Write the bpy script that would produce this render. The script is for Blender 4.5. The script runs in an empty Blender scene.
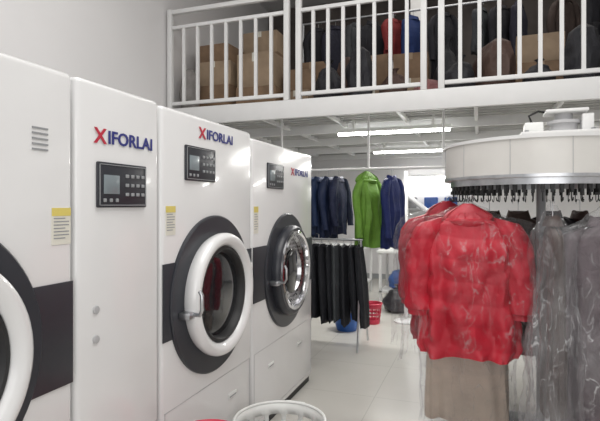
import bpy, bmesh, math, random
from mathutils import Vector, Matrix, noise
random.seed(7)
scene = bpy.context.scene
COL = scene.collection
PI = math.pi

# ------------------------------------------------------------ materials
MATS = {}
def mat(name, col, rough=0.5, metal=0.0, var=0.05, nscale=6.0, bump=0.0, bscale=60.0, emit=0.0, coat=0.0, spec=0.5, dist=0.0, bdist=.01):
    if name in MATS: return MATS[name]
    m = bpy.data.materials.new(name); m.use_nodes = True
    nt = m.node_tree; b = nt.nodes['Principled BSDF']
    b.inputs['Roughness'].default_value = rough
    b.inputs['Metallic'].default_value = metal
    b.inputs['Coat Weight'].default_value = coat
    b.inputs['Specular IOR Level'].default_value = spec
    tc = nt.nodes.new('ShaderNodeTexCoord')
    n = nt.nodes.new('ShaderNodeTexNoise'); n.inputs['Scale'].default_value = nscale; n.inputs['Detail'].default_value = 4
    nt.links.new(tc.outputs['Object'], n.inputs['Vector'])
    r = nt.nodes.new('ShaderNodeValToRGB')
    lo = [max(0, c*(1-var)) for c in col]; hi = [min(1, c*(1+var)) for c in col]
    r.color_ramp.elements[0].color = (*lo, 1); r.color_ramp.elements[1].color = (*hi, 1)
    r.color_ramp.elements[0].position = .3; r.color_ramp.elements[1].position = .7
    nt.links.new(n.outputs['Fac'], r.inputs['Fac'])
    nt.links.new(r.outputs['Color'], b.inputs['Base Color'])
    if bump:
        n2 = nt.nodes.new('ShaderNodeTexNoise'); n2.inputs['Scale'].default_value = bscale; n2.inputs['Detail'].default_value = 3; n2.inputs['Distortion'].default_value = dist
        nt.links.new(tc.outputs['Object'], n2.inputs['Vector'])
        bp = nt.nodes.new('ShaderNodeBump'); bp.inputs['Strength'].default_value = bump; bp.inputs['Distance'].default_value = bdist
        nt.links.new(n2.outputs['Fac'], bp.inputs['Height']); nt.links.new(bp.outputs['Normal'], b.inputs['Normal'])
    if emit:
        b.inputs['Emission Color'].default_value = (*col, 1); b.inputs['Emission Strength'].default_value = emit
    MATS[name] = m
    return m

def plastic_film(name, base, line, haze, milk, rough=.2, edge=.3):
    """clear polythene: crease highlights painted in as thin bright lines, faint haze patches, more visible at grazing angles"""
    m = bpy.data.materials.new(name); m.use_nodes = True
    nt = m.node_tree
    for n in list(nt.nodes): nt.nodes.remove(n)
    N = nt.nodes.new; K = nt.links.new
    out = N('ShaderNodeOutputMaterial'); mix = N('ShaderNodeMixShader')
    tr = N('ShaderNodeBsdfTransparent'); tr.inputs['Color'].default_value = (.985, .985, .99, 1)
    gl = N('ShaderNodeBsdfPrincipled'); gl.inputs['Base Color'].default_value = (milk, milk, milk*1.02, 1)
    gl.inputs['Roughness'].default_value = rough; gl.inputs['Specular IOR Level'].default_value = .8
    gl.inputs['Coat Weight'].default_value = .6; gl.inputs['Coat Roughness'].default_value = .1
    tc = N('ShaderNodeTexCoord'); mp = N('ShaderNodeMapping'); mp.inputs['Scale'].default_value = (1, 1, .4); mp.inputs['Rotation'].default_value = (.25, .5, .3)
    K(tc.outputs['Object'], mp.inputs['Vector'])
    n = N('ShaderNodeTexNoise'); n.inputs['Scale'].default_value = 9; n.inputs['Detail'].default_value = 3; n.inputs['Distortion'].default_value = 1.2
    K(mp.outputs['Vector'], n.inputs['Vector'])
    s = N('ShaderNodeMath'); s.operation = 'SUBTRACT'; s.inputs[1].default_value = .5; K(n.outputs['Fac'], s.inputs[0])
    a = N('ShaderNodeMath'); a.operation = 'ABSOLUTE'; K(s.outputs[0], a.inputs[0])
    r1 = N('ShaderNodeMapRange'); r1.inputs['From Min'].default_value = 0; r1.inputs['From Max'].default_value = .018; r1.inputs['To Min'].default_value = line; r1.inputs['To Max'].default_value = 0  # pale lines drawn into the film as highlights along its creases
    K(a.outputs[0], r1.inputs['Value'])
    n2 = N('ShaderNodeTexNoise'); n2.inputs['Scale'].default_value = 4; n2.inputs['Detail'].default_value = 3
    K(mp.outputs['Vector'], n2.inputs['Vector'])
    r2 = N('ShaderNodeMapRange'); r2.inputs['From Min'].default_value = .48; r2.inputs['From Max'].default_value = .68; r2.inputs['To Min'].default_value = 0; r2.inputs['To Max'].default_value = 1
    K(n2.outputs['Fac'], r2.inputs['Value'])
    lm = N('ShaderNodeMath'); lm.operation = 'MULTIPLY'; K(r1.outputs['Result'], lm.inputs[0])
    r3 = N('ShaderNodeMapRange'); r3.inputs['From Min'].default_value = .42; r3.inputs['From Max'].default_value = .6; K(n2.outputs['Fac'], r3.inputs['Value']); K(r3.outputs['Result'], lm.inputs[1])
    hz = N('ShaderNodeMath'); hz.operation = 'MULTIPLY_ADD'; hz.inputs[1].default_value = haze; hz.inputs[2].default_value = base; K(r2.outputs['Result'], hz.inputs[0])
    su = N('ShaderNodeMath'); su.operation = 'ADD'; K(lm.outputs[0], su.inputs[0]); K(hz.outputs[0], su.inputs[1])
    lw = N('ShaderNodeLayerWeight'); lw.inputs['Blend'].default_value = .15
    ad = N('ShaderNodeMath'); ad.operation = 'MULTIPLY_ADD'; ad.use_clamp = True; ad.inputs[1].default_value = edge
    K(lw.outputs['Facing'], ad.inputs[0]); K(su.outputs[0], ad.inputs[2])
    bp = N('ShaderNodeBump'); bp.inputs['Strength'].default_value = 1; bp.inputs['Distance'].default_value = .03
    K(n.outputs['Fac'], bp.inputs['Height']); K(bp.outputs['Normal'], gl.inputs['Normal'])
    K(ad.outputs[0], mix.inputs['Fac']); K(tr.outputs[0], mix.inputs[1]); K(gl.outputs[0], mix.inputs[2])
    K(mix.outputs[0], out.inputs['Surface'])
    return m
FILM = plastic_film('clear_film', .012, .30, .035, .5, .16, .30)
MILK = plastic_film('milky_film', .05, .50, .17, .62, .15, .40)

WHITE = mat('white_enamel', (.765, .765, .765), .22, var=.01, coat=.4)
WPAINT = mat('white_paint_steel', (.72, .72, .715), .45, var=.02)
WALLM = mat('white_plaster', (.73, .72, .72), .8, var=.015, nscale=1.5, bump=.05, bscale=90)
DARK = mat('charcoal_panel', (.028, .03, .038), .35, var=.05)
BLACK = mat('black_rubber', (.010, .010, .011), .5, var=.1)
GLASS = mat('dark_glass', (.012, .013, .016), .06, var=.2, coat=.6)
STEEL = mat('brushed_steel', (.50, .51, .53), .28, 1.0, var=.12, nscale=20)
CHROME = mat('chrome', (.8, .8, .82), .1, 1.0, var=.02)
GREY = mat('grey_plastic', (.30, .31, .32), .5)
LGREY = mat('pale_grey_seam', (.45, .45, .46), .5)
LCD = mat('grey_screen', (.22, .26, .28), .2, var=.08)
RED = mat('red_print', (.50, .02, .05), .5, var=.02)
BLUE = mat('blue_print', (.025, .03, .20), .5, var=.02)
YEL = mat('yellow_sticker', (.70, .58, .15), .5)
PAPER = mat('paper', (.72, .70, .62), .6)
CARD = mat('cardboard', (.24, .155, .095), .8, var=.2, bump=.1)
SOFF = mat('soffit_steel', (.52, .52, .505), .5, var=.08, nscale=3)
TUBE = mat('lit_tube', (1, 1, .98), .5, emit=14, var=0.0)
REDP = mat('red_plastic', (.55, .03, .07), .35)
BLUP = mat('blue_plastic', (.03, .12, .42), .35)
WPLA = mat('white_plastic', (.78, .79, .77), .35)

# ------------------------------------------------------------ object helpers
def mk(name, bm_or_me, m=None, parent=None, loc=(0,0,0), rotz=0.0, smooth=False, label=None):
    if isinstance(bm_or_me, bmesh.types.BMesh):
        me = bpy.data.meshes.new(name); bm_or_me.to_mesh(me); bm_or_me.free()
    else: me = bm_or_me
    if m is not None and len(me.materials) == 0: me.materials.append(m)
    if smooth:
        for p in me.polygons: p.use_smooth = True
        try: me.set_sharp_from_angle(angle=math.radians(40))
        except Exception: pass
    o = bpy.data.objects.new(name, me); COL.objects.link(o)
    o.location = loc; o.rotation_euler = (0, 0, rotz)
    if parent is not None: o.parent = parent
    if label: o['label'] = label
    return o

def root(name, label, cat, loc, rotz=0.0, group=None):
    e = bpy.data.objects.new(name, None); COL.objects.link(e)
    e.empty_display_size = .1; e.location = loc; e.rotation_euler = (0, 0, rotz)
    e['label'] = label; e['category'] = cat
    if group: e['group'] = group
    return e

def tag(o, label, cat, group=None, kind=None):
    o['label'] = label; o['category'] = cat
    if group: o['group'] = group
    if kind: o['kind'] = kind
    return o

def add_box(bm, x0, x1, y0, y1, z0, z1):
    vs = [bm.verts.new((x, y, z)) for x in (x0, x1) for y in (y0, y1) for z in (z0, z1)]
    for f in ((0,1,3,2),(4,6,7,5),(0,4,5,1),(2,3,7,6),(0,2,6,4),(1,5,7,3)):
        bm.faces.new([vs[i] for i in f])

def boxes(name, lst, m, parent=None, bevel=0.0, seg=2, **k):
    bm = bmesh.new()
    for b in lst: add_box(bm, *b)
    bmesh.ops.recalc_face_normals(bm, faces=bm.faces)
    if bevel:
        bmesh.ops.bevel(bm, geom=list(bm.edges), offset=bevel, segments=seg, affect='EDGES', profile=.5)
    return mk(name, bm, m, parent, smooth=bool(bevel), **k)

def box(name, b, m, parent=None, bevel=0.0, seg=2, **k):
    return boxes(name, [b], m, parent, bevel, seg, **k)

def sweep_bm(bm, pts, r, seg=8, caps=True):
    pts = [Vector(p) for p in pts]; n = len(pts)
    rs = r if isinstance(r, (list, tuple)) else [r]*n
    rings = []; up = None
    for i, p in enumerate(pts):
        a = pts[max(i-1, 0)]; b = pts[min(i+1, n-1)]
        t = (b-a).normalized()
        if up is None:
            up = Vector((0,0,1)) if abs(t.z) < .9 else Vector((1,0,0))
        s = t.cross(up).normalized(); u2 = s.cross(t).normalized(); up = u2
        rings.append([bm.verts.new(p + rs[i]*(math.cos(2*PI*j/seg)*s + math.sin(2*PI*j/seg)*u2)) for j in range(seg)])
    for i in range(n-1):
        for j in range(seg):
            bm.faces.new((rings[i][j], rings[i][(j+1)%seg], rings[i+1][(j+1)%seg], rings[i+1][j]))
    if caps:
        bm.faces.new(rings[0]); bm.faces.new(list(reversed(rings[-1])))

def tube(name, pts, r, m, parent=None, seg=8, **k):
    bm = bmesh.new()
    lists = pts if isinstance(pts[0][0], (list, tuple, Vector)) else [pts]
    for p in lists: sweep_bm(bm, p, r, seg)
    bmesh.ops.recalc_face_normals(bm, faces=bm.faces)
    return mk(name, bm, m, parent, smooth=True, **k)

def lathe(name, prof, m, parent=None, axis='z', c=(0,0,0), seg=48, closed=False, **k):
    bm = bmesh.new(); rings = []
    for h, r in prof:
        ring = []
        if r < 1e-5:
            p = (c[0], c[1], c[2]+h) if axis == 'z' else (c[0]+h, c[1], c[2])
            ring = [bm.verts.new(p)]
        else:
            for j in range(seg):
                a = 2*PI*j/seg
                if axis == 'z': p = (c[0]+r*math.cos(a), c[1]+r*math.sin(a), c[2]+h)
                else: p = (c[0]+h, c[1]+r*math.cos(a), c[2]+r*math.sin(a))
                ring.append(bm.verts.new(p))
        rings.append(ring)
    rr = list(zip(rings, rings[1:]))
    if closed: rr.append((rings[-1], rings[0]))
    for a, b in rr:
        for j in range(seg):
            j2 = (j+1) % seg
            if len(a) == 1 and len(b) == 1: continue
            if len(a) == 1: bm.faces.new((a[0], b[j], b[j2]))
            elif len(b) == 1: bm.faces.new((a[j], b[0], a[j2]))
            else: bm.faces.new((a[j], b[j], b[j2], a[j2]))
    bmesh.ops.recalc_face_normals(bm, faces=bm.faces)
    return mk(name, bm, m, parent, smooth=True, **k)

def text_mesh(s, size, extr=.001, bold=.012):
    cu = bpy.data.curves.new('t', 'FONT'); cu.body = s; cu.size = size; cu.extrude = extr; cu.offset = bold*size
    cu.resolution_u = 3
    o = bpy.data.objects.new('t', cu); COL.objects.link(o)
    bpy.context.view_layer.update()
    dg = bpy.context.evaluated_depsgraph_get()
    me = bpy.data.meshes.new_from_object(o.evaluated_get(dg))
    bpy.data.objects.remove(o)
    return me

def lettering(parent, yc, zc, width, height):
    a = text_mesh('X', 1.0, .01, .02); b = text_mesh('IFORLAI', 1.0, .01, .02)
    for me in (a, b): me.materials.clear()
    aw = max(v.co.x for v in a.vertices); bw = max(v.co.x for v in b.vertices)
    hh = max(v.co.y for v in b.vertices)
    tot = aw*1.12 + .06 + bw
    sx = width/tot; sy = height/hh
    for me, off, sc in ((a, 0.0, 1.15), (b, aw*1.12+.06, 1.0)):
        for v in me.vertices:
            X, Y, Z = v.co
            xx = (X*(1.12 if sc > 1 else 1)+off)*sx - width/2
            v.co = (.004+Z*.1, yc+xx, zc-height/2 + (Y*sc - (.05 if sc > 1 else 0))*sy)
    mk('red_letter', a, RED, parent, label='red printed letter X')
    mk('blue_lettering', b, BLUE, parent, label='dark blue printed letters IFORLAI')

# ------------------------------------------------------------ room
def struct(o): o['kind'] = 'structure'; return o
FLOORM = bpy.data.materials.new('glossy_floor'); FLOORM.use_nodes = True
nt = FLOORM.node_tree; b = nt.nodes['Principled BSDF']
tc = nt.nodes.new('ShaderNodeTexCoord'); n1 = nt.nodes.new('ShaderNodeTexNoise'); n1.inputs['Scale'].default_value = 1.2; n1.inputs['Detail'].default_value = 8
rp = nt.nodes.new('ShaderNodeValToRGB'); rp.color_ramp.elements[0].color = (.51, .495, .46, 1); rp.color_ramp.elements[1].color = (.62, .605, .565, 1)
br = nt.nodes.new('ShaderNodeTexBrick'); br.offset = 0; br.inputs['Scale'].default_value = 1.0
br.inputs['Brick Width'].default_value = .8; br.inputs['Row Height'].default_value = .8; br.inputs['Mortar Size'].default_value = .0025
br.inputs['Mortar'].default_value = (.42, .41, .38, 1)
nt.links.new(tc.outputs['Object'], n1.inputs['Vector']); nt.links.new(tc.outputs['Object'], br.inputs['Vector'])
nt.links.new(n1.outputs['Fac'], rp.inputs['Fac'])
nt.links.new(rp.outputs['Color'], br.inputs['Color1']); nt.links.new(rp.outputs['Color'], br.inputs['Color2']); nt.links.new(br.outputs['Color'], b.inputs['Base Color'])
mr = nt.nodes.new('ShaderNodeMapRange'); mr.inputs['To Min'].default_value = .16; mr.inputs['To Max'].default_value = .32
nt.links.new(n1.outputs['Fac'], mr.inputs['Value']); nt.links.new(mr.outputs['Result'], b.inputs['Roughness'])

XL, XR, YB, ZC = -3.56, 3.3, 10.5, 5.0
struct(box('floor', (XL-.1, XR+.1, -2, YB+.1, -.1, 0), FLOORM))
struct(box('wall_left', (XL-.1, XL, -2, YB, 0, ZC), WALLM))
struct(box('wall_right', (XR, XR+.1, -2, YB, 0, ZC), WALLM))
struct(box('wall_back', (XL-.1, XR+.1, YB, YB+.1, 0, ZC), WALLM))
struct(box('ceiling', (XL-.1, XR+.1, -2, YB+.1, ZC, ZC+.1), WALLM))
struct(box('baseboard_back', (XL, XR, YB-.015, YB, 0, .1), GREY))

# ------------------------------------------------------------ loft
FY = 5.1
ZS = 2.52
lx0, lx1, ly1 = XL+.004, XR-.004, YB-.004
loft = root('loft_platform', 'white steel mezzanine platform with beams and ribbed deck', 'mezzanine', (0, FY, ZS))
def L(x0, x1, y0, y1, z0, z1): return (x0, x1, y0-FY, y1-FY, z0-ZS, z1-ZS)
box('deck', L(lx0, lx1, FY+.05, ly1, 2.62, 2.68), SOFF, loft)
box('fascia_beam', L(lx0, lx1, FY, FY+.06, 2.50, 2.70), WPAINT, loft, bevel=.006)
for y in (6.35, 7.6, 8.85, 10.1):
    box('cross_beam', L(lx0, lx1, y, y+.07, 2.50, 2.62), WPAINT, loft)
for i in range(9):
    x = XL+.3+.8*i
    box('joist', L(x, x+.04, FY+.06, ly1, 2.56, 2.62), WPAINT, loft)
for i in range(32):
    box('deck_rib', L(lx0, lx1, FY+.2+.16*i, FY+.23+.16*i, 2.60, 2.62), SOFF, loft)

def railing(x0, x1, nb):
    r = root('guard_railing', 'white tubular steel guard railing section on the loft edge', 'railing', ((x0+x1)/2, FY+.03, 2.70), group='loft railing sections')
    a = (x1-x0)/2
    for s in (-1, 1):
        box('post', (s*a-.03, s*a+.03, -.03, .03, 0, 1.19), WPAINT, r, bevel=.004)
    box('handrail', (-a+.03, a-.03, -.028, .028, 1.13, 1.18), WPAINT, r, bevel=.006)
    box('upper_rail', (-a+.03, a-.03, -.02, .02, .95, .99), WPAINT, r, bevel=.004)
    box('lower_rail', (-a+.03, a-.03, -.02, .02, .04, .08), WPAINT, r, bevel=.004)
    for i in range(nb):
        x = -a + (i+1)*2*a/(nb+1)
        box('baluster', (x-.018, x+.018, -.014, .014, .08, .95), WPAINT, r)
railing(-3.50, -2.00, 7)
railing(-1.86, -.53, 7)
railing(-.36, 1.06, 7)
railing(1.2, 2.6, 7)

LB = mat('loft_brown_wall', (.10, .085, .078), .8, var=.35, nscale=2)  # dark brown-grey wall colour, strongly mottled
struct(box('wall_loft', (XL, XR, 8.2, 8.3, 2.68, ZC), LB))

# ------------------------------------------------------------ machines
def control_panel(parent, yc, zc, w=.30, h=.18):
    p = boxes('control_panel', [(0, .012, yc-w/2, yc+w/2, zc-h/2, zc+h/2)], DARK, parent, bevel=.005, label='black control panel')
    g = .008; t = .003
    bm = bmesh.new()
    y0, y1, z0, z1 = yc-w/2+g, yc+w/2-g, zc-h/2+g, zc+h/2-g
    add_box(bm, .012, .0145, y0, y1, z1-t, z1); add_box(bm, .012, .0145, y0, y1, z0, z0+t)
    add_box(bm, .012, .0145, y0, y0+t, z0, z1); add_box(bm, .012, .0145, y1-t, y1, z0, z1)
    mk('panel_rim', bm, GREY, p)
    box('screen', (.012, .016, yc-w*.40, yc-w*.10, zc-h*.20, zc+h*.22), LCD, p, bevel=.0015, label='grey liquid crystal screen')
    for i in range(4):
        for j in range(3):
            y = yc + .018 + i*.034; z = zc + h*.22 - j*.038
            box('button', (.012, .017, y-.010, y+.010, z-.007, z+.007), GREY, p, bevel=.002)
    for i in range(3):
        y = yc-w*.38+i*.035
        box('button', (.012, .017, y-.008, y+.008, zc-h*.38, zc-h*.30), GREY, p, bevel=.002)

def sticker(parent, yc, zc, w=.09, h=.14):
    s = box('warning_sticker', (0, .002, yc-w/2, yc+w/2, zc-h/2, zc+h/2), PAPER, parent, label='pale yellow warning sticker')
    box('sticker_header', (.002, .003, yc-w/2, yc+w/2, zc+h*.28, zc+h/2), YEL, s)
    boxes('printed_lines', [(.002, .003, yc-w*.4, yc+w*(.4 if i % 3 else .2), zc+h*.2-i*h*.09, zc+h*.2-i*h*.09+.004) for i in range(7)], GREY, s)

DRUM = bpy.data.materials.new('perforated_drum'); DRUM.use_nodes = True
nt = DRUM.node_tree; b = nt.nodes['Principled BSDF']; b.inputs['Metallic'].default_value = 1; b.inputs['Roughness'].default_value = .25
tc = nt.nodes.new('ShaderNodeTexCoord'); vo = nt.nodes.new('ShaderNodeTexVoronoi'); vo.inputs['Scale'].default_value = 32; vo.inputs['Randomness'].default_value = .1
rp = nt.nodes.new('ShaderNodeValToRGB'); rp.color_ramp.elements[0].color = (.03,.03,.03,1); rp.color_ramp.elements[1].color = (.45,.45,.47,1); rp.color_ramp.elements[0].position=.22; rp.color_ramp.elements[1].position=.3
nt.links.new(tc.outputs['Object'], vo.inputs['Vector']); nt.links.new(vo.outputs['Distance'], rp.inputs['Fac']); nt.links.new(rp.outputs['Color'], b.inputs['Base Color'])

def machine(name, label, cat, y0, y1, H, door=None, doorz=1.06, cp=None, let=None, stick=None, zb=1.085, hinges=True, handle=True):
    yc = (y0+y1)/2; hw = (y1-y0)/2
    r = root(name, label, cat, (-1.4, yc, 0))
    box('body', (-1.7, 0, -hw+.006, hw-.006, .05, H), WHITE, r, bevel=.022, seg=3)
    box('plinth', (-1.64, -.02, -hw+.03, hw-.03, 0, .055), BLACK, r)
    g = .002
    bm = bmesh.new()
    for q in [(0, g, -hw+.03, hw-.03, .56, .563), (0, g, -hw+.03, hw-.03, .10, .103), (0, g, -hw+.03, -hw+.033, .10, .563), (0, g, hw-.033, hw-.03, .10, .563)]:
        add_box(bm, *q)
    mk('panel_seam', bm, LGREY, r)
    if door:
        for yy in (-hw*.5, hw*.45):
            h1 = box('service_handle', (0, .006, yy-.05, yy+.05, .40, .43), WPLA, r, bevel=.002)
            box('handle_slot', (.006, .007, yy-.042, yy+.042, .406, .414), GREY, h1)
        box('dark_band', (0, .006, -hw+.012, hw-.012, zb-.185, zb+.185), DARK, r, bevel=.002)
        lathe('door_surround', [(0, .432), (.012, .432), (.018, .425), (.018, .30), (0, .30)], DARK, r, 'x', (0, 0, doorz), 72)
        if door == 'white':
            d = lathe('door', [(.018, .322), (.045, .335), (.07, .336), (.088, .328), (.097, .312), (.095, .290), (.08, .270), (.05, .262), (.018, .262)], WHITE, r, 'x', (0, 0, doorz), 72, label='thick white ring door')
            lathe('door_gasket', [(.02, .264), (.068, .262), (.072, .245), (.055, .230), (.02, .226)], BLACK, d, 'x', (0, 0, doorz), 64)
            lathe('door_glass', [(.03, .230), (.042, .19), (.05, .12), (.053, 0)], GLASS, d, 'x', (0, 0, doorz), 64)
        else:
            d = lathe('door', [(.018, .338), (.045, .342), (.07, .336), (.082, .32), (.08, .30), (.05, .285), (.018, .285)], DARK, r, 'x', (0, 0, doorz), 72, label='dark grey ring door')
            lathe('door_trim', [(.05, .300), (.088, .298), (.095, .285), (.088, .268), (.05, .262)], CHROME, d, 'x', (0, 0, doorz), 64, label='chrome inner ring')
            lathe('drum', [(.05, .265), (.03, .24), (.04, .12), (.045, 0)], DRUM, d, 'x', (0, 0, doorz), 64, label='perforated stainless steel drum')
            lathe('door_glass', [(.045, .17), (.06, .15), (.065, 0)], GLASS, d, 'x', (0, .02, doorz-.01), 40)
        if handle:
            hpts = [(.05, -.325, doorz-.05), (.12, -.345, doorz-.045), (.135, -.35, doorz-.02), (.135, -.35, doorz+.05), (.12, -.345, doorz+.07)]
            tube('door_handle', hpts, .010, STEEL, d, 10)
            box('latch', (.018, .08, -.375, -.315, doorz-.07, doorz-.035), STEEL, d, bevel=.006)
        if hinges:
            for s in (-1, 1):
                box('hinge', (.018, .075, .315, .36, doorz+s*.11-.025, doorz+s*.11+.025), WHITE if door == 'white' else DARK, d, bevel=.008)
    if cp: control_panel(r, cp[0], cp[1])
    if let: lettering(r, let[0], let[1], let[2], .052)
    if stick: sticker(r, *stick)
    return r

m1 = machine('dry_cleaning_machine', 'white dry-cleaning machine with round door set in dark band', 'dry cleaning machine',
             .274, 1.446, 2.03, 'white', 1.10, stick=(.523, 1.475, .085, .13), zb=1.09, hinges=False, handle=False)
for i in range(5):
    box('vent', (0, .003, .40, .465, 1.735+i*.018, 1.741+i*.018), GREY, m1)
cab = machine('control_cabinet', 'narrow white control cabinet with black keypad between two machines', 'cabinet',
              1.450, 1.965, 2.03, None, cp=(-.005, 1.63), let=(.015, 1.822, .36))
for z in (1.144, 1.03):
    lathe('lock', [(0, .016), (.006, .016), (.008, .010), (.006, 0)], LGREY, cab, 'x', (0, -.155, z), 20)
m3 = machine('dry_cleaning_machine', 'white dry-cleaning machine with thick white ring door', 'dry cleaning machine',
             1.972, 2.958, 2.02, 'white', 1.06, cp=(-.147, 1.765), let=(.03, 1.935, .38), stick=(-.415, 1.475, .08, .14))
m4 = machine('dry_cleaning_machine', 'white dry-cleaning machine with steel drum behind dark ring door', 'dry cleaning machine',
             2.964, 4.203, 1.99, 'steel', 1.055, cp=(-.234, 1.757), let=(.29, 1.815, .40), stick=(-.56, 1.45, .07, .18), hinges=False)

# ------------------------------------------------------------ light fittings
def tube_light(x0, x1, y, z, wall=False, power=60):
    xm = (x0+x1)/2; h = (x1-x0)/2
    r = root('tube_light', 'lit white fluorescent tube light' + (' fixed to the rear wall' if wall else ' under the loft deck'), 'lamp', (xm, y, z), group='fluorescent tube lights')
    if wall: box('batten', (-h, h, .02, .06, -.02, .03), WPLA, r, bevel=.004)
    else:
        box('batten', (-h, h, -.03, .03, .018, .065), WPLA, r, bevel=.004)
        for s in (-.7, .7): box('bracket', (s*h-.015, s*h+.015, -.015, .015, .06, 2.618-z), WPLA, r)
    tube('lamp_tube', [(-h+.02, 0, 0), (h-.02, 0, 0)], .018, TUBE, r, 12)
    ld = bpy.data.lights.new('tube_glow', 'AREA'); ld.shape = 'RECTANGLE'; ld.size = x1-x0; ld.size_y = .08; ld.energy = power; ld.color = (1, .98, .94)
    lo = bpy.data.objects.new('tube_glow', ld); COL.objects.link(lo); lo.location = (0, -.03 if wall else 0, -.03); lo.parent = r
tube_light(-1.70, -.31, 6.1, 2.435, False, 40)
tube_light(-1.71, -.43, 8.4, 2.435, False, 25)
tube_light(-1.45, -.55, YB-.06, 2.11, True, 1.5)
tube_light(-1.45, -.50, YB-.06, 1.93, True, 1.5)
tube_light(.9, 2.3, 7.2, 2.435, False, 28)

# ------------------------------------------------------------ garments
CL = {}
def cloth(col, rough=.75, var=.2, bump=.5, bscale=14):
    k = tuple(round(c, 3) for c in col)+(rough, bump)
    if k not in CL: CL[k] = mat('fabric_%d' % len(CL), col, rough, var=var, nscale=8, bump=bump, bscale=bscale, dist=1.5, bdist=.02, spec=.3 if rough > .5 else .5)
    return CL[k]

def loft_surface(bm, rings, cap0=True, cap1=True):
    R = [[bm.verts.new(p) for p in ring] for ring in rings]
    n = len(R[0])
    for a, b2 in zip(R, R[1:]):
        for j in range(n):
            bm.faces.new((a[j], a[(j+1)%n], b2[(j+1)%n], b2[j]))
    if cap0: bm.faces.new(R[0])
    if cap1: bm.faces.new(list(reversed(R[-1])))

def interp(tab, t):
    for (a, va), (b2, vb) in zip(tab, tab[1:]):
        if t <= b2:
            k = (t-a)/(b2-a) if b2 > a else 0
            k = k*k*(3-2*k)
            return va+(vb-va)*k
    return tab[-1][1]

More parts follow.
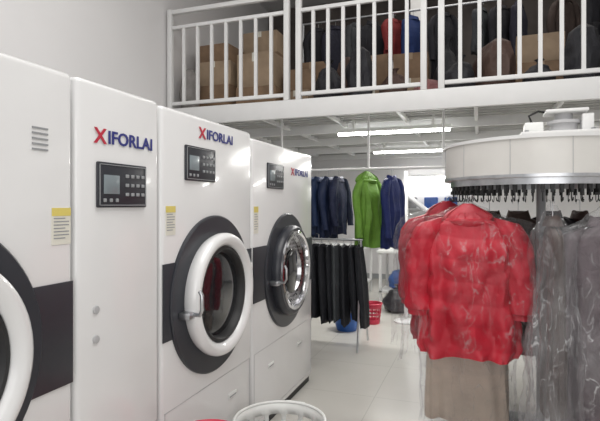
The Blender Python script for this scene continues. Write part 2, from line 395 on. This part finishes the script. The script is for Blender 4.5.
def garment(name, label, cat, hook, rotz, w, h, d, m, puffer=False, sleeves=True, hood=False, bag=False, bag_bottom=None, group=None,
            seg=48, lev=36, hookh=.16, flare=1.0, seed=None, bagw=1.12, film=None, bodyf=.74, bagflare=1.0):
    sd = seed if seed is not None else random.random()*100
    r = root(name, label, cat, (hook[0], hook[1], hook[2]-hookh-h), rotz, group)
    zt = h
    wt = [(0, .16), (.03, .26), (.10, .78), (.16, .9), (.5, .86), (1, .94*flare)]
    if puffer: wt = [(0, .20), (.03, .32), (.10, .80), (.16, .92), (.5, .92), (.93, .98), (1, .92)]
    dt = [(0, .45), (.08, .7), (.3, 1.0), (1, 1.0*flare)]
    bm = bmesh.new(); rings = []
    bw = w/2*(bodyf if sleeves else 1)
    for i in range(lev+1):
        t = i/lev
        hw = interp(wt, t)*bw; hd = interp(dt, t)*d/2
        ring = []
        for j in range(seg):
            a = 2*PI*j/seg
            ca, sa = math.cos(a), math.sin(a)
            x = hw*math.copysign(abs(ca)**.75, ca); y = hd*math.copysign(abs(sa)**.75, sa)
            f = 1.0
            if puffer: f += .06*(abs(math.sin(PI*t*h/.14+.7*math.sin(2*a+1)))**.7) - .05
            fold = (.10*t+.02)*math.sin(a*9+sd+3*noise.noise(Vector((a, t*2, sd))))
            nn = noise.noise(Vector((x*6+sd, y*6, t*h*5)))*.12
            if puffer:
                fold *= .9
                p = Vector((x*7+sd, sa*1.5, t*h*3.5))
                nn = .12*noise.noise(p) + .15*abs(noise.noise(p*1.7)) - .05 + .04*noise.noise(p*4)
                if sa < 0: nn -= .09*math.exp(-((x+.01)/.010)**2)
            f2 = 1+fold+nn
            ring.append((x*(f*.5+.5)*(1+.25*(f2-1)), y*f*(1+2.2*(f2-1)), zt - t*h + .012*math.sin(a*5+sd)*t))
        rings.append(ring)
    loft_surface(bm, rings)
    bmesh.ops.recalc_face_normals(bm, faces=bm.faces)
    mk('body_panel', bm, m, r, smooth=True)
    if sleeves:
        for s in (-1, 1):
            bm = bmesh.new(); rings = []
            sl = min(.64*h if h > .8 else .78*h, .70); N = 44 if puffer else 20
            r0 = w*(.120 if puffer else .115); r1 = w*(.092 if puffer else .080)
            SS = 36 if puffer else 18
            for i in range(N+1):
                t = i/N
                cx = s*(bw*.70 + (w/2-r0-bw*.70)*min(1, t*3.2)**.8 + .01*math.sin(t*6+sd))
                cz = zt - .075*h - t*sl + .02*(1-t)
                cy = -.05*t*t - .015
                rr = (r0+(r1-r0)*t)*(1.0 if t > .1 else .75+2.5*t)
                if puffer:
                    rr *= .95+.06*abs(math.sin(PI*t*sl/.12))**.6
                    if t > .95: rr *= .8
                ring = []
                for j in range(SS):
                    a = 2*PI*j/SS
                    pv = Vector((math.cos(a)*2+sd+s, math.sin(a)*2, t*6))
                    q = rr*(1+.18*noise.noise(pv) + (.16*abs(noise.noise(pv*1.7)) if puffer else 0))
                    ring.append((cx+q*math.cos(a), cy+q*1.0*math.sin(a), cz + (-.02*s*math.cos(a) if t < .2 else 0)))
                rings.append(ring)
            loft_surface(bm, rings)
            bmesh.ops.recalc_face_normals(bm, faces=bm.faces)
            mk('sleeve', bm, m, r, smooth=True)
    if hood:
        bm = bmesh.new(); rings = []
        for i in range(15):
            t = i/14
            k = math.sin(PI*(.14+.80*t))
            ring = []
            for j in range(40):
                a = 2*PI*j/40
                q = 1+.12*noise.noise(Vector((math.cos(a)*2+sd, math.sin(a)*2, t*4)))
                dip = .55 if (math.sin(a) < -.5 and t > .45) else 1.0
                ring.append((k*.155*q*math.cos(a), .01+k*d*.45*q*math.sin(a)*dip, zt-.13+t*.19))
            rings.append(ring)
        loft_surface(bm, rings); bmesh.ops.recalc_face_normals(bm, faces=bm.faces)
        mk('hood', bm, m, r, smooth=True)
    else:
        bm = bmesh.new(); rings = []
        for i in range(6):
            t = i/5; k = .075+.02*t
            rings.append([(k*math.cos(2*PI*j/24), k*.6*math.sin(2*PI*j/24), zt-.005-.05*t+(.015*math.cos(2*PI*j/24*2))*(1-t)) for j in range(24)])
        rings.reverse()
        loft_surface(bm, rings, True, True); bmesh.ops.recalc_face_normals(bm, faces=bm.faces)
        mk('collar', bm, m, r, smooth=True)
    top = zt+hookh
    pts = [(0, 0, zt-.03), (0, 0, top-.07)]
    for i in range(9):
        pts.append((.022+.022*math.cos(PI-i*PI*1.15/8), 0, top-.03+.022*math.sin(i*PI*1.15/8)))
    tube('hanger', [pts, [(-bw*.75, 0, zt-.10), (0, 0, zt-.02), (bw*.75, 0, zt-.10)]], .003, STEEL, r, 6, label='wire hanger')
    if bag:
        bm = bmesh.new(); rings = []
        zb = -.04 if bag_bottom is None else bag_bottom
        H2 = (zt+.07)-zb; N = 54; S = 96
        bt = [(0, .05), (.05, .30), (.13, .90), (.2, 1.0), (.7, 1.0*(1+(bagflare-1)*.7)), (.93, .97*bagflare), (1, 1.0*bagflare)]
        for i in range(N+1):
            t = i/N; ring = []
            hw = interp(bt, t)*w/2*bagw; hd = (.02+interp(bt, t)*(d/2+.05))
            for j in range(S):
                a = 2*PI*j/S; ca, sa = math.cos(a), math.sin(a)
                x = hw*math.copysign(abs(ca)**.8, ca); y = hd*math.copysign(abs(sa)**.8, sa)
                p = Vector((x*5+sd, y*5, t*H2*4))
                q = .030*noise.noise(p) + .018*abs(noise.noise(p*3.1)) + .010*math.sin(a*14+sd+4*noise.noise(p*.7))*(.3+t)
                k = Vector((x, y*1.6, 0)).normalized()*q*min(1, t*6+.2)
                ring.append((x+k.x, y+k.y, zt+.07 - t*H2 + .02*noise.noise(Vector((a*2, sd, 1)))*t))
            rings.append(ring)
        loft_surface(bm, rings, True, False)
        bmesh.ops.recalc_face_normals(bm, faces=bm.faces)
        mk('plastic_cover', bm, film or FILM, r, smooth=True, label='clear crinkled plastic garment cover')
    return r

# --------------- garment conveyor
CX, CY = .40, 3.85
conv = root('garment_conveyor', 'round white motorised garment conveyor with black hooks beneath', 'garment conveyor', (CX, CY, 0))
Z0 = 1.60
DW = mat('drum_white', (.64, .625, .595), .30, var=.03, coat=.2)
lathe('drum_housing', [(.352, 0), (.362, .57), (.362, .628), (.354, .642), (.125, .642), (.115, .632), (.115, .60), (.15, .57), (.15, 0)], DW, conv, 'z', (0, 0, Z0), 96)
bm = bmesh.new(); sweep_bm(bm, [(.643, 0, Z0+.13), (.643, 0, Z0+.352)], .002, 6)
sm = bpy.data.meshes.new('housing_seam'); bm.to_mesh(sm); bm.free(); sm.materials.append(LGREY)
for i in range(12):
    mk('housing_seam', sm, None, conv, rotz=2*PI*(i+.3)/12)
lathe('drum_flange', [(.345, .650), (.366, .650), (.366, .62), (.345, .62)], WPAINT, conv, 'z', (0,0,Z0), 96, closed=True)
lathe('lower_flange', [(.116, .648), (.134, .648), (.134, .62), (.116, .62)], STEEL, conv, 'z', (0,0,Z0), 96, closed=True)
lathe('hook_track', [(.075, .565), (.075, .605), (.116, .605), (.116, .565)], STEEL, conv, 'z', (0, 0, Z0), 96, closed=True)
bm = bmesh.new()
add_box(bm, .576, .594, -.012, .012, .045, .085)
add_box(bm, .566, .604, -.008, .008, .025, .047)
sweep_bm(bm, [(.586, 0, .03), (.586, 0, -.01), (.594, 0, -.026), (.608, 0, -.02), (.612, 0, -.004)], .0035, 6)
hm = bpy.data.meshes.new('hook'); bm.to_mesh(hm); bm.free(); hm.materials.append(BLACK)
for i in range(72):
    mk('hook', hm, None, conv, loc=(0, 0, Z0), rotz=2*PI*i/72)
# drive unit above the drum: base plate, motor, gearbox, belt pulley, upper plate
box('motor_plate', (-.14, .34, -.16, .16, Z0+.42, Z0+.445), WPAINT, conv, bevel=.005)
for q in (-1, 1):
    for p in (-.10, .30):
        tube('plate_leg', [(p, q*.12, Z0+.36), (p, q*.12, Z0+.42)], .012, STEEL, conv, 8)
        lathe('bolt', [(.445, 0), (.445, .014), (.458, .014), (.460, 0)], STEEL, conv, 'z', (p, q*.12, Z0), 8)
lathe('motor_housing', [(.445, .0), (.445, .085), (.50, .085), (.505, .105), (.525, .105), (.53, .06), (.575, .055), (.58, 0)], LGREY, conv, 'z', (.14, 0, Z0), 40)
lathe('pulley', [(.37, 0), (.37, .15), (.385, .155), (.395, .14), (.405, .155), (.42, .15), (.42, 0)], STEEL, conv, 'z', (.10, 0, Z0), 40)
box('gearbox', (-.11, .01, -.07, .07, Z0+.445, Z0+.52), WPLA, conv, bevel=.01)
box('motor_bracket', (.24, .31, -.09, .09, Z0+.445, Z0+.56), WPAINT, conv, bevel=.006)
box('mounting_plate', (.02, .28, -.10, .10, Z0+.575, Z0+.598), WPAINT, conv, bevel=.008)
tube('power_cable', [(-.06, -.02, Z0+.52), (-.08, -.03, Z0+.57), (-.02, -.02, Z0+.60), (.04, 0, Z0+.59)], .008, BLACK, conv, 8)
tube('support_column', [(0, 0, 0.01), (0, 0, Z0+.15)], .03, GREY, conv, 16)
box('column_foot', (-.2, .2, -.2, .2, 0, .015), GREY, conv, bevel=.004)

REDJ = cloth((.47, .006, .024), .5, .12, .12, 9)
REDJ2 = cloth((.38, .006, .022), .55, .12, .12, 9)
HZ = 1.60
def ringpt(ang, rad=.60): return (CX+rad*math.cos(ang), CY+rad*math.sin(ang))
g = 'bagged jackets on the conveyor'
garment('puffer_jacket', 'red quilted down jacket with hood in clear plastic cover', 'jacket', (-.075, 3.45, HZ+.02), .06, .82, .93, .25, REDJ, True, True, True, True, -.06, g, 120, 130, .12, seed=3.1, bagw=1.06, bodyf=.80)
garment('puffer_jacket', 'red quilted down jacket behind another bagged red jacket', 'jacket', (-.24, 3.93, HZ+.02), .25, .74, .98, .20, REDJ2, True, True, True, True, -.04, g, 80, 90, .10, seed=8.4, bagw=1.06)
garment('long_coat', 'long beige coat in clear plastic cover beneath red jackets', 'coat', (-.09, 3.70, HZ), .02, .60, 1.46, .12, cloth((.52, .44, .37), .6, .1, .25), False, False, False, True, -.04, g, 60, 50, .10, seed=5.5, bagw=1.06)
garment('long_coat', 'mauve grey coat in crinkled clear plastic cover', 'coat', (.68, 3.32, HZ), .10, .64, 1.36, .24, cloth((.11, .085, .095), .6, .25, .3), False, True, False, True, -.06, g, 60, 50, .12, seed=15.5, bagw=1.12, film=MILK, bagflare=1.25)
garment('long_coat', 'dark brown coat in crinkled clear plastic cover', 'coat', (.94, 3.64, HZ), .7, .56, 1.3, .2, cloth((.06, .045, .045), .6, .25, .3), False, True, False, True, -.06, g, 60, 50, .12, seed=31.5, bagw=1.12, film=MILK, bagflare=1.1)
x, y = ringpt(-1.56)
garment('long_coat', 'dark taupe coat edge-on in crinkled plastic cover', 'coat', (x, y+.06, HZ), -1.45, .40, 1.20, .09, cloth((.08, .06, .055), .6, .25, .3), False, False, False, True, -.16, g, 50, 40, .12, seed=44.5, bagw=1.05, film=MILK, bagflare=1.2)
for i, (ang, c, hh, lb, rz, ww) in enumerate([(2.5, (.025, .022, .025), 1.05, 'black', .9, .5), (2.15, (.06, .035, .028), 1.1, 'dark brown', 1.1, .5), (1.75, (.08, .055, .045), 1.15, 'brown', 1.2, .5), (1.35, (.035, .03, .035), 1.05, 'charcoal', 1.2, .5), (1.0, (.07, .045, .04), 1.1, 'dark brown', 1.0, .5), (.6, (.02, .02, .028), 1.0, 'black', .6, .5)]):
    x, y = ringpt(ang)
    garment('hanging_coat', lb+' coat hanging from the conveyor hooks', 'coat', (x, y, HZ), ang+rz, ww, hh, .08, cloth(c), False, i % 2 == 1, False, False, None, 'dark coats on the conveyor', 40, 24, .10)

# --------------- clothes rail under loft
rail = root('clothes_rail', 'white steel clothes pipe suspended below the loft deck', 'rail', (-1.3, 5.6, 1.96))
tube('pipe', [(-1.1, 0, 0), (.98, 0, 0)], .014, WPAINT, rail, 12)
for x in (-.95, .11, .93):
    tube('hanger_rod', [(x, 0, 0), (x, 0, .655)], .014, WPAINT, rail, 10)
gg = 'clothes on the suspended rail'
garment('jacket', 'bright green jacket hanging from the white rail', 'jacket', (-1.20, 5.6, 1.975), .95, .46, .80, .20, cloth((.12, .25, .035), .6), False, True, True, False, None, gg, 48, 30, .10)
garment('jacket', 'royal blue work coat hanging from the white rail', 'jacket', (-.93, 5.6, 1.975), 1.2, .44, .80, .15, cloth((.010, .018, .09), .6), False, True, False, False, None, gg, 40, 30, .10)
for i in range(5):
    garment('jacket', 'dark navy work jacket hanging from the white rail', 'jacket', (-1.54-.12*i, 5.6, 1.975), 1.3, .44, .66+.05*(i % 2), .11, cloth((.010, .014+.004*i, .038+.012*i), .6), False, True, False, False, None, gg, 40, 24, .10)

# --------------- trouser rack
tr = root('trouser_rack', 'low grey steel garment rack carrying black trousers', 'rack', (-1.68, 5.35, 0))
tube('rack_rail', [(-.55, 0, 1.17), (.48, 0, 1.17)], .012, STEEL, tr, 10)
for s, x in ((-1, -.53), (1, .46)):
    for q in (-1, 1):
        tube('rack_leg', [(x, 0, 1.17), (x+.02*s, q*.26, .012)], .011, STEEL, tr, 8)
BLKC = cloth((.014, .015, .019), .7)
GRC = cloth((.05, .055, .06), .7)
for i in range(12):
    x = -1.68 - .50 + i*.085
    mm = GRC if i % 5 == 3 else BLKC
    rr = root('trousers', ('charcoal grey' if mm is GRC else 'black')+' pressed trousers folded over a hanger on the rack', 'trousers', (x, 5.35, .28), .10+.06*math.sin(i*2.1), 'trousers on the low rack')
    bm = bmesh.new(); rings = []
    for k in range(17):
        t = k/16; ring = []
        wd = .14+.04*t; th = .037+.015*math.sin(t*3)
        for j in range(24):
            a = 2*PI*j/24; ca, sa = math.cos(a), math.sin(a)
            ring.append((th*sa*(1+.3*math.sin(6*a+i)) + (.05*i/11+.02*math.sin(i*1.3))*t, wd*ca, .82*(1-t)+.012*math.sin(3*a+i)+.04*math.sin(i*2.7)*t))
        rings.append(ring)
    loft_surface(bm, rings); bmesh.ops.recalc_face_normals(bm, faces=bm.faces)
    mk('trouser_leg', bm, mm, rr, smooth=True)
    tube('hanger', [[(0, -.14, .82), (0, 0, .855), (0, .14, .82)], [(0, 0, .85), (0, 0, .89), (0, .015, .905)]], .004, STEEL, rr, 6)

# --------------- baskets and buckets
def basket(name, label, loc, r0, r1, h, m, handle=False, slots=True, contents=None):
    r = root(name, label, 'basket', loc)
    bm = bmesh.new()
    S = 56; rows = 9
    rings = []
    for k in range(rows+1):
        t = k/rows; rad = r0+(r1-r0)*t
        rings.append([bm.verts.new((rad*math.cos(2*PI*j/S), rad*math.sin(2*PI*j/S), .0+h*t)) for j in range(S)])
    for k in range(rows):
        for j in range(S):
            if slots and k in (2, 3, 5, 6) and j % 4 != 0: continue
            bm.faces.new((rings[k][j], rings[k][(j+1) % S], rings[k+1][(j+1) % S], rings[k+1][j]))
    bm.faces.new(rings[0])
    o = mk('basket_wall', bm, m, r, smooth=True)
    so = o.modifiers.new('s', 'SOLIDIFY'); so.thickness = .005
    pts = [(r1*math.cos(2*PI*j/48), r1*math.sin(2*PI*j/48), h) for j in range(49)]
    tube('rim', pts, .009, m, r, 8)
    if handle:
        for s in (-1, 1):
            tube('handle', [(-.06, s*r1, h), (-.05, s*(r1+.03), h-.01), (.05, s*(r1+.03), h-.01), (.06, s*r1, h)], .008, m, r, 8)
    if contents:
        bm = bmesh.new(); bmesh.ops.create_icosphere(bm, subdivisions=4, radius=1)
        for v in bm.verts:
            n = noise.noise(v.co*2.3+Vector((loc[0]*7, 0, 0)))*.25
            v.co = Vector((v.co.x*r0*.92, v.co.y*r0*.92, h*.40+v.co.z*h*.33*(1+n)+n*.05*(v.co.z > 0)))
        q = mk('laundry', bm, contents, smooth=True); q.location = loc
        tag(q, 'crumpled laundry piled inside the basket', 'laundry', kind='stuff')
    return r
basket('laundry_basket', 'round white plastic laundry basket beside the machines', (-1.09, 2.68, 0), .20, .262, .31, WPLA, True, True, cloth((.20, .19, .18)))
basket('laundry_basket', 'tall red plastic laundry basket beside the machines', (-1.13, 1.92, 0), .12, .15, .54, REDP, False, True, cloth((.4, .2, .15)))
basket('small_basket', 'small red plastic basket on the floor', (-1.335, 6.50, 0), .10, .13, .26, REDP, False, True)
bk = root('basin', 'blue plastic basin on the floor behind the trousers', 'basin', (-1.56, 6.05, 0))
lathe('basin_body', [(0, 0), (0, .12), (.16, .17), (.17, .18), (.17, .165), (.02, .11), (.02, 0)], BLUP, bk, 'z', seg=36)

# --------------- worktables at the rear
def table(loc, w, d, h, label):
    r = root('worktable', label, 'table', loc)
    box('table_top', (-w/2, w/2, -d/2, d/2, h-.04, h), WPLA, r, bevel=.006)
    for sx in (-1, 1):
        for sy in (-1, 1):
            x, y = sx*(w/2-.05), sy*(d/2-.05)
            box('leg', (x-.02, x+.02, y-.02, y+.02, 0, h-.04), WPAINT, r)
    box('lower_shelf', (-w/2+.03, w/2-.03, -d/2+.03, d/2-.03, .2, .225), WPAINT, r)
    return r
table((-.75, 8.0, 0), 1.5, .7, .85, 'white worktable with lower shelf near the rear wall')
table((-2.5, 8.6, 0), 1.4, .7, .85, 'white worktable standing near the rear wall')
pole = root('stand_pole', 'white floor-standing pole with round foot', 'pole', (-.92, 6.7, 0))
tube('pole_tube', [(0, 0, .02), (0, 0, 2.0)], .028, WPAINT, pole, 14)
lathe('pole_foot', [(0, 0), (0, .16), (.02, .16), (.03, .05), (.05, .03), (.05, 0)], WPAINT, pole, 'z', seg=32)

def sack(loc, r, h, m, label, group=None, neck=True):
    bm = bmesh.new(); rings = []; sd = random.random()*50
    for i in range(20):
        t = i/19
        if neck: k = interp([(0, .55), (.12, .95), (.45, 1.0), (.75, .6), (.86, .16), (.92, .14), (1, .32)], t)
        else: k = interp([(0, .6), (.1, .98), (.6, 1.0), (.9, .7), (1, .2)], t)
        ring = []
        for j in range(32):
            a = 2*PI*j/32
            q = k*r*(1+.25*noise.noise(Vector((math.cos(a)*1.6+sd, math.sin(a)*1.6, t*3)))+.06*math.sin(a*8+sd+t*4)*(.4+t))
            ring.append((q*math.cos(a)+.08*r*math.sin(t*3+sd), q*.8*math.sin(a), h*t))
        rings.append(ring)
    loft_surface(bm, rings); bmesh.ops.recalc_face_normals(bm, faces=bm.faces)
    o = mk('cloth_sack', bm, m, None, loc, random.random()*3, True)
    tag(o, label, 'bag', group)
    return o
BAGB = cloth((.02, .02, .025), .3)
sack((-1.12, 7.3, 0), .2, .4, BAGB, 'black plastic refuse bag tied at the neck on floor')
sack((-.68, 7.25, 0), .2, .42, BAGB, 'black plastic refuse bag tied at the neck on floor')
sack((-1.15, 7.95, .85), .15, .22, cloth((.45, .45, .47), .4), 'small white plastic bag on the worktable', neck=False)
sack((-.80, 7.95, .85), .14, .25, cloth((.03, .08, .3), .4), 'small blue plastic bag on the worktable', neck=True)
sack((-.40, 7.95, .85), .15, .3, cloth((.2, .2, .22), .4), 'small grey plastic bag on the worktable', neck=False)
sack((-1.2, 8.0, .225), .16, .3, cloth((.05, .12, .35), .4), 'blue cloth bag on the table shelf', neck=False)
sack((-.8, 8.0, .225), .17, .3, cloth((.4, .4, .4), .4), 'grey cloth bag on the table shelf', neck=False)

CARD2 = mat('pale_cardboard', (.36, .265, .18), .8, var=.15, bump=.1)
def carton(loc, w, d, h, rz, m=CARD, label='brown cardboard carton with taped flaps', group='cardboard cartons on the loft'):
    r = root('carton', label, 'box', loc, rz, group)
    box('carton_body', (-w/2, w/2, -d/2, d/2, 0, h), m, r, bevel=.004)
    bm = bmesh.new()
    add_box(bm, -.025, .025, -d/2-.002, -d/2, h*.75, h+.002); add_box(bm, -.025, .025, -d/2-.002, d/2, h, h+.002)
    mk('tape', bm, CARD2 if m is CARD else PAPER, r)

# --------------- pressing station
ps = root('steam_press', 'white steam pressing station with sloped arm and blue pad', 'pressing machine', (-.70, 8.95, 0))
box('press_base', (-.3, .3, -.25, .25, 0, .80), WPAINT, ps, bevel=.02)
tube('press_arm', [(-.58, -.05, 1.78), (-.08, -.05, 1.38), (.10, 0, .80)], .045, LGREY, ps, 12)
box('press_pad', (-.5, .5, -.2, .2, .80, .86), BLUP, ps, bevel=.02)
box('press_head', (-.25, .40, -.18, .18, 1.28, 1.38), LGREY, ps, bevel=.02)
wb = root('wall_shelf', 'white wall shelf on the rear wall', 'shelf', (-.95, YB-.16, 1.46))
box('shelf_board', (-.7, .7, -.14, .155, 0, .025), LGREY, wb)
for s in (-.55, .55): box('bracket', (s-.01, s+.01, -.10, .155, -.12, 0), LGREY, wb)
for i, (c, w) in enumerate([((.25, .25, .26), .2), ((.03, .10, .38), .26), ((.03, .10, .32), .24)]):
    o = box('storage_bin', (-w/2, w/2, -.1, .1, 0, .22), cloth(c, .4), None, bevel=.015, loc=(-1.30+.38*i, YB-.17, 1.486))
    tag(o, ('grey' if i == 0 else 'blue')+' plastic storage bin on the wall shelf', 'bin', 'bins on the wall shelf')

# --------------- loft contents
DZ = 2.68
for (x, y, w, d, stack, rz) in [(-3.18, 5.80, .52, .5, (.38, .30, .22), .05), (-2.60, 5.82, .52, .5, (.32, .42), -.06), (-2.12, 5.95, .36, .34, (.28, .26), .15), (-2.10, 6.40, .46, .4, (.40, .34), .08),
                                (-2.85, 6.5, .6, .5, (.5, .45, .3), .0), (1.74, 5.8, .55, .45, (.32,), .05), (-.78, 6.15, .44, .36, (.36, .3), .05),
                                (.62, 6.15, .52, .40, (.42, .30), -.04), (1.62, 6.35, .5, .4, (.4, .35), .1), (-1.35, 6.75, .5, .4, (.45, .4), -.1)]:
    z = DZ
    for k, h in enumerate(stack):
        pale = (k+int(x*3)) % 2 == 0
        carton((x, y, z), w*(1-.08*k), d*(1-.06*k), h, rz*(1 if k % 2 else -1), CARD2 if pale else CARD,
               ('pale brown' if pale else 'brown')+' cardboard carton with taped flaps')
        z += h+.002
col = root('column', 'white painted square steel column on the loft', 'column', (-.84, 7.3, DZ))
box('column_shaft', (-.09, .09, -.09, .09, .01, ZC-DZ-.002), WPAINT, col, bevel=.006)
box('base_plate', (-.14, .14, -.14, .14, 0, .012), WPAINT, col)
lr = root('loft_clothes_rail', 'steel clothes rail on stands above the loft floor', 'rail', (-.2, 6.75, DZ))
tube('rail_pipe', [(-2.2, 0, 1.45), (3.1, 0, 1.45)], .016, STEEL, lr, 10)
for x in (-2.18, -.9, 1.1, 3.05):
    tube('rail_stand', [(x, 0, 0), (x, 0, 1.45)], .016, STEEL, lr, 10)
pal = [((.02, .02, .025), 'black'), ((.10, .095, .095), 'grey'), ((.18, .155, .13), 'beige'), ((.05, .035, .03), 'dark brown'), ((.02, .04, .14), 'blue'), ((.22, .03, .03), 'red'),
       ((.42, .41, .39), 'off-white'), ((.05, .055, .06), 'charcoal'), ((.12, .09, .08), 'taupe'), ((.025, .025, .04), 'black')]
coats = [(-2.15, 0, .9, .6), (-1.9, 9, 1.1, .5), (-1.6, 7, .8, .9), (-1.38, 0, .95, .6), (-1.10, 5, .55, 1.0), (-.83, 4, .7, .9), (-.45, 0, .9, .5), (.02, 7, .6, 1.1), (.25, 0, .9, .7),
         (.45, 9, .75, 1.2), (.95, 3, 1.0, .5), (1.3, 0, .7, .9), (1.55, 1, .9, 1.1), (2.0, 0, 1.0, .5), (2.35, 7, .8, .9)]
for i, (x, oi, hh, rz) in enumerate(coats):
    c, nm = pal[oi]
    garment('hanging_coat', nm+' coat hanging from the loft rail', 'coat', (x, 6.75, DZ+1.47), rz, .46, hh, .13, cloth(c), False, i % 2 == 0, False, False, None, 'coats on the loft rail', 32, 20, .10)
spal = [((.17, .15, .13), 'beige cloth'), ((.03, .03, .035), 'black plastic'), ((.26, .245, .235), 'pale grey cloth'), ((.09, .055, .045), 'brown'), ((.02, .05, .20), 'blue plastic'), ((.34, .15, .15), 'pink cloth')]
sx = [(-1.62, .2, .5, 1), (-1.25, .18, .62, 1), (-.88, .16, .34, 3), (-.52, .15, .20, 5), (-.20, .17, .42, 1), (.16, .19, .55, 3), (.55, .18, .3, 1), (.92, .18, .6, 1), (1.28, .17, .3, 2), (-3.38, .12, .55, 2)]
for k, (x, rad, h, ci) in enumerate(sx):
    c, nm = spal[ci]
    sack((x, 5.45 if k < 9 else 5.35, DZ), rad, h, cloth(c, .6), nm+' sack of laundry slumped on the loft floor', 'laundry sacks on the loft', neck=k % 2 == 0)
for k, (x, rad, h, ci) in enumerate([(-1.55, .2, .7, 3), (-.35, .18, .8, 1), (.15, .2, .7, 3), (1.15, .2, .8, 1)]):
    c, nm = spal[ci]
    sack((x, 6.05, DZ), rad, h, cloth(c, .6), nm+' sack of laundry standing on the loft floor', 'laundry sacks on the loft', neck=k % 2 == 1)

# ------------------------------------------------------------ lights, world, camera
def area(name, loc, rot, sx, sy, e, col=(1, 1, 1)):
    ld = bpy.data.lights.new(name, 'AREA'); ld.shape = 'RECTANGLE'; ld.size = sx; ld.size_y = sy; ld.energy = e; ld.color = col
    o = bpy.data.objects.new(name, ld); COL.objects.link(o); o.location = loc; o.rotation_euler = rot
area('shop_overhead_fill', (-.3, 2.0, 4.85), (0, 0, 0), 3.5, 3.0, 138, (1, .985, .96))  # added unseen fill from above to brighten the shop, no fitting modelled
area('shopfront_daylight', (.6, -1.8, 2.2), (math.radians(80), 0, math.radians(10)), 3.5, 2.5, 54, (1, .99, .975))
area('loft_overhead_fill', (0, 6.6, 4.85), (0, 0, 0), 3.0, .5, 17, (1, .96, .9))  # weak fill added over the loft, not an actual lamp
w = bpy.data.worlds.new('world'); scene.world = w; w.use_nodes = True
bg = w.node_tree.nodes['Background']; bg.inputs['Color'].default_value = (.99, .985, .985, 1); bg.inputs['Strength'].default_value = .56

cd = bpy.data.cameras.new('camera'); cam = bpy.data.objects.new('camera', cd); COL.objects.link(cam)
cam.location = (0, 0, 1.55); cam.rotation_euler = (PI/2, 0, math.radians(19.8))
cd.sensor_width = 36; cd.lens = 30; cd.shift_y = -5.5/600; cd.clip_start = .02
scene.camera = cam
scene.view_settings.view_transform = 'Standard'
